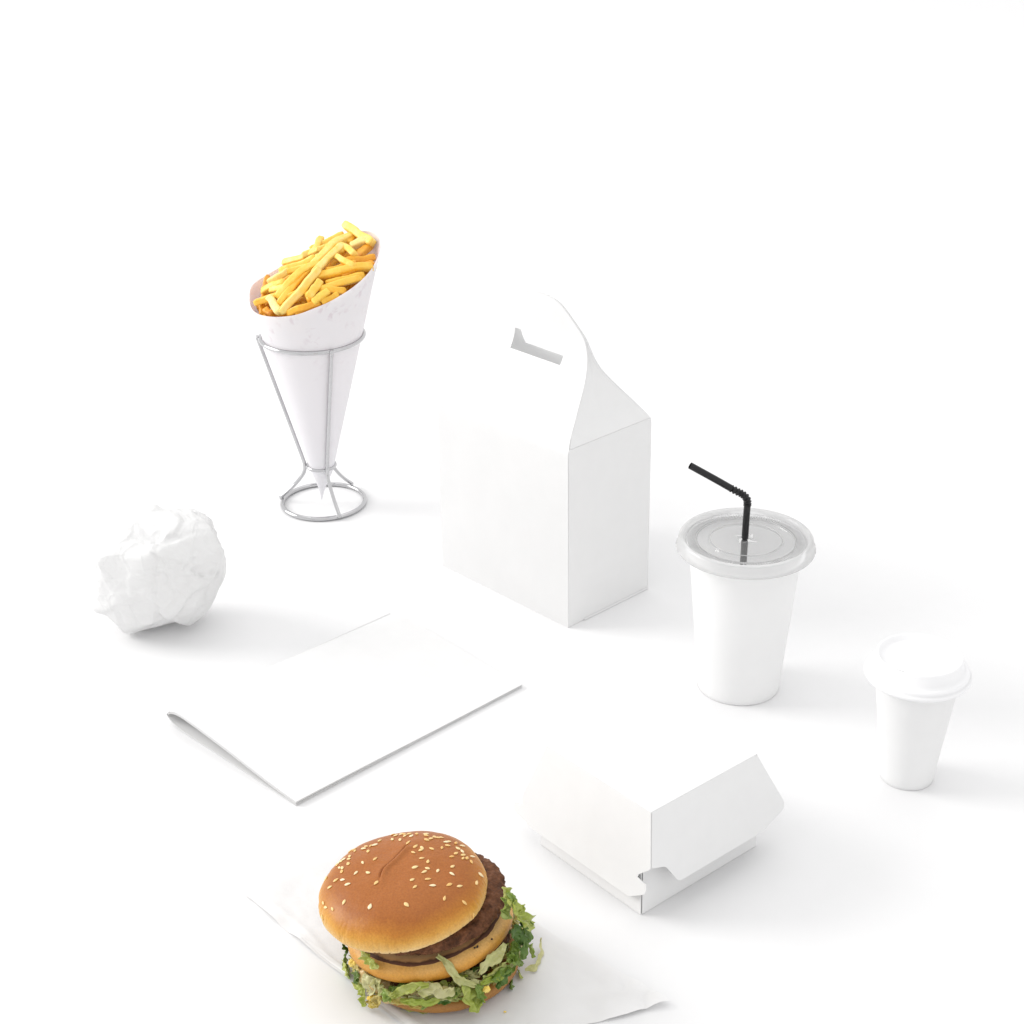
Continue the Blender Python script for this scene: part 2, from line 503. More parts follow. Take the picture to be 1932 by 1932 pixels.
# ------------------------------------------------------------------ fries
FRIES = [
(4.21,6.79,25.07,5.72,2.3,24.49,1.25,0.2),
(0.89,7.8,23.82,0.28,3.7,23.4,1,0.2),
(-0.02,4.69,23.15,2.83,5.86,24.16,1,0.3),
(-2.26,-3.15,21.58,0.68,-0.98,23.59,1.1,0.35),
(0.54,-0.98,23.55,3.7,4.61,24.56,1.1,0.2),
(-2.22,-5.59,20.64,1.04,-2.9,23.35,1.05,0.15),
(0.95,-2.86,23.34,2.9,0.96,24.41,1,0.15),
(-2.37,1.2,22.3,0.42,0.61,23.48,1,0.3),
(-2.57,5.02,21.93,0.6,2.48,23.57,1,0.2),
(-0.6,3.19,23.14,1.66,3.15,23.83,1,0.2),
(-3.54,0.56,21.48,-1.98,0.28,22.4,1,0.05),
(-4.05,-0.12,20.85,-2.15,-0.94,21.85,1,0.4),
(-4.4,-2.41,19.73,-3.92,1.93,21.24,0.8,0.8),
(-4.34,-1.71,20.39,-2.24,-2.76,21.36,1,0.5),
(-3.04,-3.06,21.14,-2.61,-5.08,20.38,1.15,0),
(-2.05,-3.76,21.13,0.4,-1.11,23.26,1,0.45),
(-1.91,-3.43,21.07,0.81,-3.03,22.38,1,0.5),
(0.55,-4.69,21.86,1.33,-3.63,22.66,1.15,0.3),
(0.86,-2.73,22.89,5.6,-1.96,23.45,1.1,0.45),
(4.11,-2.18,23.68,2.66,-0.68,24.03,0.9,0.25),
(3.44,-0.61,23.62,6.07,-0.14,23.71,1,0.7),
(3.54,-0.8,23.49,5.6,2.33,24.1,1,0.75),
(3.76,1.95,24.25,5.51,2.63,24.54,1.1,0),
(3.33,3.21,24.07,4.4,5.16,24.58,1,0.5),
(1.77,-3.83,22.25,5.21,-3.19,22.78,1,0.4),
(1.51,-3.94,22.2,4.05,-4.79,22.02,1,0.5),
(0.95,-5.01,21.41,2.08,-4.37,22.06,1,0.35),
(1.73,-4.94,21.28,2.9,-4.43,21.79,0.9,0.5),
(-1.41,-5.11,20.37,1.23,-5.28,21.22,1,0.7),
(-3.55,-3,20.06,-3.06,-3.88,19.88,0.9,0.9),
(2.7,2.05,24.28,4.08,-0.24,24.24,1,0.25),
(2.02,-2.11,23.18,4.14,-1.47,23.55,1,0.7),
(-0.62,-5,20.46,1.47,-5.21,20.96,0.9,0.7),
(3.39,-2.59,22.94,5.71,-0.98,23.42,0.9,0.8),
(-3.17,-1.12,21.26,-1.95,-1.92,21.69,1,0.3),
(0.13,-3.65,21.85,0.64,-4.58,21.45,1,0.5),
(2.08,-3.2,22.51,4.81,-2.56,22.91,1,0.45),
(-1.25,-2.38,22.02,-0.21,-1.58,22.77,1,0.4),
(-1.72,0.38,22.46,0.03,-0.2,23.08,0.9,0.5),
(0.91,0.37,23.64,2.99,0.75,24.05,1,0.3)
]
def fry_mesh(p, q, w, seed, bend):
    rnd = random.Random(seed)
    p, q = Vector(p), Vector(q)
    d = q - p; L = d.length; t = d.normalized()
    toward = (Vector((0, -1, .6)) - t * Vector((0, -1, .6)).dot(t)).normalized()
    sidev = t.cross(toward).normalized()
    rot = rnd.uniform(-.5, .5)
    a = toward * math.cos(rot) + sidev * math.sin(rot); b = t.cross(a)
    n, mm = 26, 20
    p = p - d * .09; q = q + d * .12; d = q - p; L = d.length
    hw, hh = .325 * w, .30 * w
    V, F = [], []
    off = Vector((seed * 3.7, 0, 0))
    for i in range(n + 1):
        s = i / n
        c = p + d * s + a * (bend * L * .5 * (4 * s * (1 - s) - .6)) + sidev * (rnd.uniform(-.01, .01))
        c += b * .08 * noise.noise(off + Vector((s * 2.5, 0, 0))) * L * .5
        endk = min(1, .72 + 5 * min(s, 1 - s)) * (1 + .16 * noise.noise(off + Vector((0, s * 3, 5))))
        for k in range(mm):
            ang = 2 * math.pi * (k + .5) / mm
            x, y = math.cos(ang), math.sin(ang)
            e = (abs(x) ** 9 + abs(y) ** 9) ** (-1 / 9)
            jit = 1 + .05 * noise.noise(off + Vector((x, y, s * 5)) * 1.7)
            V.append(c + (a * x * hw + b * y * hh) * e * endk * jit)
    for i in range(n):
        for k in range(mm):
            l = (k + 1) % mm
            F.append((i * mm + k, i * mm + l, (i + 1) * mm + l, (i + 1) * mm + k))
    F.append(tuple(range(mm - 1, -1, -1))); F.append(tuple(n * mm + k for k in range(mm)))
    return V, F
def fry(p, q, w, seed, bend):
    V, F = fry_mesh(p, q, w, seed, bend)
    c = sum((Vector(v) for v in V), Vector()) / len(V)
    return mesh('french_fry', [v - c for v in V], F, M['fry'], None, c + Vector((CX, CY, 0)))
FRY_LABEL = {0: 'thick french fry sticking up highest at the right top of the cone', 1: 'pale french fry end poking up behind the heap on its upper left',
             3: 'long yellow french fry with a square cut end slanting across the left of the heap', 5: 'longest french fry, curving from the front lip to the middle of the heap',
             14: 'short pale french fry standing upright at the front left of the cone', 18: 'golden bent french fry lying almost level right of the middle of the heap',
             12: 'thin dark golden french fry leaning on the left side of the cone', 17: 'short blunt french fry end pointing down in the middle of the heap',
             22: 'palest french fry near the top right, below the highest one', 28: 'golden french fry lying along the front lip of the cone',
             4: 'long pale french fry running up to the top right over the heap', 20: 'dark golden fry lying level against the right side of the cone', 21: 'dark golden fry slanting up just below the palest fry',
             33: 'dark golden fry half under the bent golden fry at the right', 31: 'dark golden fry crossing behind the bent golden fry',
             6: 'pale ridged french fry continuing the longest fry up to the middle'}
FG = 'french fries heaped in the paper cone'
def clampin(P, m_=.42):
    lim = KS * (P[2] - Z0) - m_; rr = math.hypot(P[0], P[1])
    k = min(1, lim / max(rr, .01))
    return (P[0] * k, P[1] * k, P[2])
used = set()
def fry_words(f):
    x, y, z = [(f[k] + f[k + 3]) / 2 for k in range(3)]
    tone = 'pale' if f[7] < .18 else 'yellow' if f[7] < .42 else 'golden' if f[7] < .65 else 'dark golden'
    L = math.dist(f[:3], f[3:6]); size = 'short' if L < 2.2 else 'long' if L > 4.2 else 'medium'
    rise = abs(f[5] - f[2]) / max(.2, math.hypot(f[3] - f[0], f[4] - f[1]))
    lie = 'level' if rise < .18 else 'slanting' if rise < .5 else 'steep'
    side = 'left' if x < -1.6 else 'right' if x > 1.8 else 'middle'
    dep = 'near the front lip' if y < -2.2 else 'at the back' if y > 1.4 else 'across the centre'
    return f'{tone} {size} {lie} fry {dep} of the heap, {side} side' if side != 'middle' else f'{tone} {size} {lie} fry {dep} of the heap, midway'
for i, f in enumerate(FRIES):
    rnd = random.Random(100 + i)
    o = fry(clampin(f[0:3], .55), clampin(f[3:6], .55), f[6], 10 + i, rnd.uniform(-.16, .22))
    o['tone'] = f[7]
    lb_ = FRY_LABEL.get(i) or fry_words(f)
    if lb_ in used: lb_ = lb_.replace(' fry ', ' fry, third, ' if lb_.replace(' fry ', ' fry, lower, ', 1) in used else ' fry, lower, ', 1)
    used.add(lb_)
    tag(o, lb_, 'french fry', FG)
rnd = random.Random(5)
for i in range(40):                      # the fries underneath, seen in the gaps
    a = rnd.uniform(0, 2 * math.pi); r = 4.9 * math.sqrt(rnd.random())
    x, y = r * math.cos(a), r * math.sin(a)
    z = 20.75 + .35 * x + .25 * y + rnd.uniform(-.45, .2) + .9 * (1 - (r / 5) ** 2)
    az = rnd.uniform(-.4, .9); L = rnd.uniform(2.4, 4.0)
    dx, dy = math.cos(az) * L / 2, math.sin(az) * L / 2
    dz = .33 * dx + .22 * dy + rnd.uniform(-.3, .3)
    o = fry(clampin((x - dx, y - dy, z - dz), .5), clampin((x + dx, y + dy, z + dz), .5), 1.0, 300 + i, rnd.uniform(-.06, .06))
    o['tone'] = rnd.uniform(.35, .85)
    tag(o, 'golden french fry buried in the cone, mostly hidden under the other fries', 'french fry', FG)

# ------------------------------------------------------------------ gable lunch box
GW, GL, GH = 9.42, 15.31, 15.58
gb = thing('lunch_box', (4.386, 115.067, 0), 'tall white gable lunch box with a cut-out carrying handle', 'box', R(43))
ZS = [0, 15.58, 17, 19, 21, 23, 24.5, 27]; AS = [0, 0, .75, 2.0, 3.25, 4.2, 4.55, 4.6]
def prof_a(z):
    return max(0, sinterp(z, [15.0, 15.4, 16, 17, 18, 19, 20, 21, 22, 23, 24, 27], [0, .06, .42, 1.25, 2.1, 2.95, 3.72, 4.25, 4.5, 4.6, 4.62, 4.64])) if z > 15 else 0
RZ = [0, 15.5, 16.35, 17.15, 18.16, 19.34, 20.27, 21.01, 21.72, 22.33, 22.8, 23.22, 23.84, 24.4, 24.78, 25.05, 25.2, 25.28]
RB = [0, .04, .44, .72, 1.12, 1.56, 1.93, 2.18, 2.41, 2.66, 2.98, 3.42, 4.15, 4.85, 5.35, 5.95, 6.6, 7.4]
LZ = [0, 15.6, 16.5, 17.59, 18.82, 19.92, 21.17, 22.32, 23.33, 24.24, 24.6, 24.91, 25.1, 25.2, 25.28]
LB = [15.31, 15.27, 15.1, 14.72, 13.98, 13.42, 12.9, 12.45, 11.85, 10.84, 10.3, 9.69, 9.2, 8.8, 8.0]
zrows = [0, 3, 6, 9, 12, 14, 15, 15.3, 15.6, 16, 16.5, 17, 17.5, 18, 18.5, 19, 19.5, 19.9, 20.2, 20.6, 21.0, 21.4, 21.78, 22.1, 22.4, 22.7, 23.05, 23.4, 23.7, 24, 24.25, 24.5, 24.7, 24.85, 25, 25.1, 25.2, 25.28]
HZ0, HZ1 = 20.2, 21.78
def gable_panel(mirror):
    V, F = [], []
    cols = 24
    idx = []
    for z in zrows:
        b0 = interp(z, RZ, RB); b1 = interp(z, LZ, LB)
        h0, h1 = 4.75, 10.46
        k0 = max(h0, b0 + .02); k1 = min(h1, b1 - .02)
        if k0 > k1: k0 = k1 = (b0 + b1) / 2
        bs = [b0 + (k0 - b0) * i / 8 for i in range(8)] + [k0 + (k1 - k0) * i / 8 for i in range(8)] + [k1 + (b1 - k1) * i / 8 for i in range(9)]
        row = []
        for b in bs:
            a = prof_a(z)
            if z <= 15.2: a -= .12 * math.sin(math.pi * min(1, z / 15.5)) * math.sin(math.pi * b / GL)   # the card bellies out a little
            if mirror: a = GW - a
            row.append(len(V)); V.append((a, b, z))
        idx.append(row)
    for j in range(len(zrows) - 1):
        for i in range(24):
            if 8 <= i < 16 and zrows[j] >= HZ0 - .01 and zrows[j + 1] <= HZ1 + .01: continue
            F.append((idx[j][i], idx[j][i + 1], idx[j + 1][i + 1], idx[j + 1][i]))
    return V, F
solid(mesh('front_panel', *gable_panel(False), M['card'], gb), .06)
solid(mesh('back_panel', *gable_panel(True), M['card_lightened'], gb), .06)
for (bb, sgn) in ((0, -1), (GL, 1)):
    V, F = [], []
    n = 10
    zz = [0.02, 3, 6, 9, 12, 14, 15, 15.55]
    for z in zz:
        for i in range(n + 1):
            a = .04 + (GW - .08) * i / n
            V.append((a, bb - sgn * .04 + sgn * .10 * math.sin(math.pi * i / n) * math.sin(math.pi * z / 15.6), z))
    for j in range(len(zz) - 1):
        for i in range(n): F.append((j * (n + 1) + i, j * (n + 1) + i + 1, (j + 1) * (n + 1) + i + 1, (j + 1) * (n + 1) + i))
    solid(mesh('side_panel', V, F, M['card2'], gb), .05)
    V, F = [], []
    zt = [15.57 + (22.2 - 15.57) * k / 16 for k in range(17)]
    for z in zt:
        b0 = interp(z, RZ, RB) if sgn < 0 else interp(z, LZ, LB)
        a0 = prof_a(z) + .05
        t = (z - 15.57) / (22.2 - 15.57)
        for i in range(n + 1):
            s = i / n
            a = a0 + (GW - 2 * a0) * s
            fold = (1 - abs(2 * s - 1)) * (.10 + .7 * t * (1 - t))
            V.append((a, b0 * min(1, t * 12) - sgn * (.03 + (fold + .12 * t) * min(1, t * 5)) if sgn < 0 else GL + (b0 - GL) * min(1, t * 12) - .03 - (fold + .12 * t) * min(1, t * 5), z))
    for j in range(16):
        for i in range(n): F.append((j * (n + 1) + i, j * (n + 1) + i + 1, (j + 1) * (n + 1) + i + 1, (j + 1) * (n + 1) + i))
    solid(mesh('gusset', V, F, M['card2'], gb), .05)
solid(mesh('bottom_panel', [(.05, .05, .05), (GW - .05, .05, .05), (GW - .05, GL - .05, .05), (.05, GL - .05, .05)], [(0, 1, 2, 3)], M['card'], gb), .05)
solid(mesh('bottom_flap', [(1.8, -.09, .03), (GW - .02, -.09, .03), (GW - .02, .0, .16), (1.8, .0, .16)], [(0, 1, 2, 3)], M['card'], gb, smooth=False), .05)

# ------------------------------------------------------------------ cold drink cup
UX, UY = 16.89, 106.14
cu = thing('drink_cup', (UX, UY, 0), 'tall white paper cup with a clear flat plastic lid', 'cup')
prof = [(0, .35), (2.85, .35), (2.9, .05), (3.02, .02), (3.06, .1), (3.08, .5), (3.5, 5.2), (3.93, 9.9), (4.13, 12.0), (4.2, 12.12), (4.26, 12.05), (4.24, 11.9)]
prof_in = [(4.10, 12.0), (3.9, 9.9), (3.47, 5.2), (3.05, .6), (0, .5)]
mesh('cup_body', *lathe(prof, 128), M['cup'], cu)
lid = mesh('lid', *lathe([(4.32, 11.42), (4.66, 11.46), (4.97, 11.6), (5.02, 11.72), (4.93, 12.0), (4.86, 12.38), (4.76, 12.54), (4.62, 12.58), (4.50, 12.52), (4.42, 12.38), (4.40, 12.25)], 128), M['clear_rim'], cu)
V, F = [], []
n = 520
pr = [(4.40, 12.25), (4.30, 12.16), (3.95, 12.14), (3.66, 12.14), (3.55, 12.22)]
for (r, z) in pr:
    for i in range(n):
        a = 2 * math.pi * i / n
        gap = abs(((math.degrees(a) - 255 + 180) % 360) - 180) < 4
        z2 = z + (.11 if (i // 2) % 2 and 3.6 < r < 4.3 and not gap else 0)
        V.append((r * math.cos(a), r * math.sin(a), z2))
for j in range(len(pr) - 1):
    for i in range(n):
        k = (i + 1) % n; F.append((j * n + i, j * n + k, (j + 1) * n + k, (j + 1) * n + i))
mesh('ribbed_ring', V, F, M['clear_rib'], lid, smooth=False)
V, F = [], []
for i in range(128):
    a = 2 * math.pi * (i + .5) / 128
    if abs(((math.degrees(a) - 255 + 180) % 360) - 180) < 4: continue
    c, s_ = math.cos(a), math.sin(a)
    b0 = len(V)
    for (r, z) in ((3.68, 12.17), (4.24, 12.19)):
        for (w_, dz) in ((-.05, 0), (-.03, .09), (.03, .09), (.05, 0)):
            V.append((r * c - w_ * s_, r * s_ + w_ * c, z + dz))
    for k in range(3): F.append((b0 + k, b0 + k + 1, b0 + 5 + k, b0 + 4 + k))
    F.append((b0, b0 + 1, b0 + 2, b0 + 3)); F.append((b0 + 4, b0 + 5, b0 + 6, b0 + 7))
mesh('rib', V, F, M['clear_rim'], lid, smooth=False)['kind'] = 'stuff'
for (r, z) in ((2.60, 12.28), (3.54, 12.2), (4.36, 12.24)):
    mesh('moulded_ring', *tube([(r * math.cos(2 * math.pi * i / 128), r * math.sin(2 * math.pi * i / 128), z) for i in range(128)], .035, 8, True), M['clear_rim'], lid)
mesh('lid_plate', *lathe([(3.55, 12.22), (3.50, 12.06), (3.40, 12.0), (2.82, 12.0), (2.72, 12.05), (2.62, 12.26), (2.52, 12.30), (1.2, 12.30), (.32, 12.30)], 128), M['clear'], lid)
for k in range(4):
    a = R(45 + 90 * k + 8)
    c, s = math.cos(a), math.sin(a)
    for sg in (-1, 1):
        pass
    mesh('slit_flap', [(1.0 * c, 1.0 * s, 12.31), (.22 * math.cos(a + .8), .22 * math.sin(a + .8), 12.22), (.52 * math.cos(a + .78), .52 * math.sin(a + .78), 12.34), (.22 * math.cos(a - .8), .22 * math.sin(a - .8), 12.42), (.52 * math.cos(a - .78), .52 * math.sin(a - .78), 12.36)],
         [(0, 2, 1), (0, 3, 4)], M['clear_rim'], lid, smooth=False)
for k in range(26):
    a0 = 2 * math.pi * k / 26 + .05; w = .075
    V = []
    for (r, z) in ((4.7, 11.5), (5.0, 11.62), (5.05, 11.74), (4.99, 11.92)):
        V += [(r * math.cos(a0 - w), r * math.sin(a0 - w), z), (r * math.cos(a0 + w), r * math.sin(a0 + w), z)]
    mesh('skirt_lug', V, [(0, 1, 3, 2), (2, 3, 5, 4), (4, 5, 7, 6)], M['clear_rim'], lid)

# straw
strw = thing('drinking_straw', (UX, UY, 0), 'black bendy drinking straw poking out of the clear cup lid', 'straw')
SR = .25
lo = [(-.28, -.62, 2.2), (-.08, 0.0, 12.4), (-.03, .02, 15.05)]
solid(mesh('lower_tube', *tube(smooth_path(lo, 12), SR, 20, caps=False), M['straw'], strw), .03, -1)
bend = [(-.03, .02, 15.0), (-.03, .02, 15.25), (-.13, .02, 15.58), (-.42, .02, 15.87), (-.78, .02, 16.08), (-1.22, .02, 16.33)]
P = smooth_path(bend, 22)
rs = [SR * (.82 + .36 * (.5 + .5 * math.cos(2 * math.pi * i / len(P) * 9))) for i in range(len(P))]
mesh('bendy_joint', *tube(P, rs, 20, caps=False), M['straw'], strw)
solid(mesh('mouth_tube', *tube([(-1.18, .02, 16.305), (-2.4, .02, 17.07), (-4.23, .02, 18.18)], SR, 20, caps=False), M['straw'], strw), .03, -1)

# ------------------------------------------------------------------ coffee cup
co = thing('coffee_cup', (26.9, 93.95, 0), 'small white paper coffee cup with a white sip lid', 'cup')
mesh('cup_body', *lathe([(0, .3), (1.68, .3), (1.7, .04), (1.76, 0), (1.8, .06), (1.82, .4), (2.78, 8.0), (2.85, 8.6), (2.6, 8.6)], 96), M['cup'], co)
cl = mesh('lid', *lathe([(2.82, 7.95), (3.2, 8.0), (3.46, 8.12), (3.54, 8.28), (3.5, 8.42), (3.36, 8.46), (3.38, 8.6), (3.34, 8.72), (3.2, 8.76), (3.12, 8.8), (3.08, 8.9), (2.96, 8.95), (2.84, 9.62), (2.8, 9.7), (2.74, 9.72), (2.66, 9.68), (2.5, 9.42), (2.2, 9.36), (1.2, 9.4), (0, 9.4)], 128), M['plastic'], co)
V = []
for k in range(24):
    a = 2 * math.pi * k / 24
    x = .05 * math.cos(a); y = .05 * math.sin(a)
    x += .28 if math.cos(a) > 0 else -.28
    V.append((x, y, 0))
mesh('sip_hole_shade', V, [tuple(range(24))], M['slot_shade'], cl, (-1.62, -1.52, 9.392), False, (0, 0, R(-38)))  # flat patch painted as shade, the lid has no opening here

# ------------------------------------------------------------------ crumpled wrapper
def crumple():
    rnd = random.Random(21)
    bm = bmesh.new(); bmesh.ops.create_icosphere(bm, subdivisions=6, radius=1)
    planes = []
    for i in range(64):
        v = Vector((rnd.gauss(0, 1), rnd.gauss(0, 1), rnd.gauss(0, 1))).normalized()
        planes.append((v, rnd.uniform(.89, 1.03)))
    planes += [(Vector(v).normalized(), d) for v, d in (((.3, -.5, -.8), .80), ((0, 0, -1), .86), ((-1, -.1, .1), .88), ((.2, -.95, .1), .92), ((-.15, -.2, 1), .96))]
    tail = Vector((-.80, -.38, -.46)).normalized()
    def cells(nc, amp, seed):
        r2 = random.Random(seed); out = []
        for i in range(nc):
            c = Vector((r2.gauss(0, 1), r2.gauss(0, 1), r2.gauss(0, 1))).normalized()
            out.append((c, Vector((r2.gauss(0, 1), r2.gauss(0, 1), r2.gauss(0, 1))) * amp, r2.gauss(0, 1) * amp * .12))
        return out
    layers = [(cells(46, .20, 3), 70.0), (cells(190, .16, 8), 300.0)]
    def facets(n):
        h = 0
        for cs, sharp in layers:
            q = n + Vector((noise.noise(n * 2.5), noise.noise(n * 2.5 + Vector((5, 0, 0))), noise.noise(n * 2.5 + Vector((0, 5, 0))))) * .12
            near = sorted(((q - c).length_squared, k) for k, (c, g_, o_) in enumerate(cs))[:4]
            d0 = near[0][0]; sw = sh = 0
            for d, k in near:
                w = math.exp(-sharp * (d - d0)); sw += w
                sh += w * ((q - cs[k][0]).dot(cs[k][1]) + cs[k][2])
            h += sh / sw
        return h
    for v in bm.verts:
        n = v.co.normalized()
        ds = sorted((d / max(.2, n.dot(p)) for p, d in planes if n.dot(p) > .2))
        k = 30.0
        r = -math.log(sum(math.exp(-k * min(d, 3)) for d in ds[:5])) / k
        q = Vector((n.x * 1.2, n.y * 1.2, n.z * 3.4))
        w = noise.noise(n * 1.8 + Vector((3, 1, 8)))
        rid = abs(noise.noise(q * 1.35 + Vector((9, 2, 4)) + Vector((w, w, -w)) * .5))
        r *= 1 + .04 * w
        r += facets(n) * .36
        r += .022 * max(0, 1 - rid / .07) * max(0, .5 + w + n.z * .6)
        e = 1 - n.dot(tail)
        r += .10 * math.exp(-e / .008) + .06 * math.exp(-e / .03)
        v.co = n * r
    for v in bm.verts:
        x, y, z = v.co
        v.co = Vector((x * 5.5 + .9 * z - .35 * z * z, y * 4.9, z * (5.5 + .5 * x))) * S
    low = min(v.co.z for v in bm.verts)
    for v in bm.verts: v.co.z -= low
    me = bpy.data.meshes.new('crumpled_wrapper'); bm.to_mesh(me); bm.free()
    return me
wb = link('crumpled_wrapper', crumple(), M['ball'], None, (-28.2, 116.6, 0))
tag(wb, 'crumpled ball of thin white wrapping paper', 'wrapper')

# ------------------------------------------------------------------ booklet
bk = thing('booklet', (-14.87, 91.47, 0), 'closed white blank booklet lying on the table with a lifted spine', 'booklet')
A_ = Vector((math.cos(R(43.5)), math.sin(R(43.5)), 0)); B_ = Vector((math.cos(R(135.2)), math.sin(R(135.2)), 0))
BL, BW = 21.3, 14.75
def sheet(zfn, b0, b1, a0=0.0, a1=BL, nb=44, na=16, rot=0.0):
    V, F = [], []
    for i in range(na + 1):
        a = a0 + (a1 - a0) * i / na
        for j in range(nb + 1):
            t = j / nb
            b, z = zfn(b0 + (b1 - b0) * t, a)
            V.append(A_ * (a + rot * b) + B_ * b + Vector((0, 0, z)))
    for i in range(na):
        for j in range(nb): F.append((i * (nb + 1) + j, i * (nb + 1) + j + 1, (i + 1) * (nb + 1) + j + 1, (i + 1) * (nb + 1) + j))
    return V, F
BX = [0, 2.5, 5, 7.5, 10, 12, 13.2, 14.1, 14.7, 14.95]
TOPZ = [.36, .52, .77, 1.06, 1.30, 1.46, 1.50, 1.36, 1.08, .78]
BOTZ = [.03, .03, .03, .032, .035, .045, .08, .20, .46, .72]
def ends(a):   # the lift fades towards the far end
    return 1 - .30 * a / BL
def ztop(off):
    def f(b, a):
        z = sinterp(b, BX, TOPZ)
        return b, .035 + (z - .035) * ends(a) * (1 if b > 4 else 1) - off + .02 * math.sin(a * .35 + b * .3)
    return f
def zbot(off):
    def f(b, a):
        return b, sinterp(b, BX, BOTZ) + off
    return f
solid(mesh('front_cover', *sheet(ztop(0), 0, 14.95), M['page'], bk), .035)
solid(mesh('back_cover', *sheet(zbot(0), 0, 14.95), M['page'], bk), .035)
for k, off in enumerate((.05, .10, .15, .19)):
    solid(mesh('page', *sheet(ztop(off), .02 + .02 * k, 14.75), M['page'], bk), .025)
for k, off in enumerate((.05, .10)):
    solid(mesh('page', *sheet(zbot(off), .05 - .03 * k, 14.7), M['page'], bk), .025)
# spine fold closing the two covers
V, F = [], []
for i in range(17):
    a = BL * i / 16
    for j in range(13):
        t = j / 12
        zt = .035 + (.78 - .035) * ends(a) + .02 * math.sin(a * .35 + 14.95 * .3); zb = .72
        ang = -math.pi / 2 + math.pi * t
        V.append(A_ * a + B_ * (14.94 + .10 * math.cos(ang)) + Vector((0, 0, zb + (zt - zb) * t)))
for i in range(16):
    for j in range(12): F.append((i * 13 + j, i * 13 + j + 1, (i + 1) * 13 + j + 1, (i + 1) * 13 + j))
solid(mesh('spine', V, F, M['page'], bk), .035)

# ------------------------------------------------------------------ burger box
bx = thing('burger_box', (7.507, 79.751, 0), 'closed white card burger box with notched lock corners', 'box', R(39.8))
def card(name, pts, parent, mt='card2', r=.0, t=.055):
    pts = round_poly(pts, r) if (not isinstance(r, (int, float)) or r > 0) else pts
    o = mesh(name, pts, [tuple(range(len(pts)))], M[mt], parent, smooth=False)
    solid(o, t)
    return o
BA, BB_ = 10.37, 9.3
fl = -.25; tz = 4.2
base = card('tray', [(0, 0, .04), (BA, 0, .04), (BA, BB_, .04), (0, BB_, .04)], bx)
card('tray_wall', [(.08, 0, .04), (BA - .02, 0, .04), (BA + fl * .9, -fl, tz), (-fl * .9 + .10, -fl, tz)], base)
card('tray_wall', [(.0, .02, .04), (0, BB_, .04), (-fl, BB_ + fl * .9, tz), (-fl, -fl * .9 + .05, tz)], base)
card('tray_wall', [(0, BB_, .04), (BA, BB_, .04), (BA + fl * .9, BB_ + fl, tz), (-fl * .9, BB_ + fl, tz)], base)
card('tray_wall', [(BA, 0, .04), (BA, BB_, .04), (BA + fl, BB_ + fl * .9, tz), (BA + fl, -fl * .9, tz)], base)
LT = 7.3
lidp = card('lid', [(.68, .02, LT), (9.92, .02, LT), (9.92, 9.4, LT), (.68, 9.4, LT)], bx)
# right side panel, leaning out as it comes down
def pr(a, z):  # panel facing -b
    return (a, .0 - 1.02 * (LT - z) / 5.3, z)
card('lid_side', [pr(*q) for q in [(.70, LT - .01), (.12, 3.85), (1.25, 3.5), (2.15, 2.05), (9.75, 2.05), (11.85, 2.75), (11.9, 3.2), (9.9, LT - .01)]], lidp, r=[.05, .12, .3, .3, .3, .3, .3, .15])
# left front panel: a curved sheet with lock tabs at both ends
def pl_(b, z):
    s = (LT - z) / 5.95
    bul = .10 * math.sin(math.pi * min(1, s)) * max(0, 1 - abs(b - 4.7) / 4.9)
    return (.66 - 1.0 * s - bul, b, z)
zr = [LT - .005, 6.6, 5.9, 5.2, 4.6, 4.1, 3.5, 3.0, 2.4, 2.2, 2.0, 1.6]
rb = [(1.2, .75), (1.35, .5), (1.6, .1), (1.95, -.42), (2.15, -.55), (2.4, -.56), (2.68, -.5), (2.7, -.3), (2.8, .26), (3.0, .22), (3.3, -.1), (3.65, -.5), (3.85, -.64), (4.0, -.62), (LT, .02)]
lb = [(1.2, 9.7), (1.4, 10.6), (1.6, 11.5), (1.75, 11.7), (2.2, 11.6), (2.4, 10.9), (2.8, 11.0), (3.3, 10.9), (LT, 9.4)]
zr = sorted(set([round(z, 3) for z in zr] + [z for z, _ in rb] + [z for z, _ in lb if z < LT]), reverse=True)
V, F = [], []
for z in zr:
    b0 = interp(z, [q[0] for q in rb], [q[1] for q in rb]); b1 = interp(z, [q[0] for q in lb], [q[1] for q in lb])
    for i in range(21): V.append(pl_(b0 + (b1 - b0) * i / 20, z))
for j in range(len(zr) - 1):
    for i in range(20): F.append((j * 21 + i, j * 21 + i + 1, (j + 1) * 21 + i + 1, (j + 1) * 21 + i))
solid(mesh('lid_front', V, F, M['card2'], lidp), .055)
card('lid_side', [(.85, 9.42, LT - .01), (.45, 10.3, 2.6), (10.6, 10.4, 2.3), (9.9, 9.42, LT - .01)], lidp)
card('lid_back', [(9.94, .03, LT - .01), (9.94, 9.4, LT - .01), (10.85, 9.9, 2.6), (10.85, -.5, 2.6)], lidp)

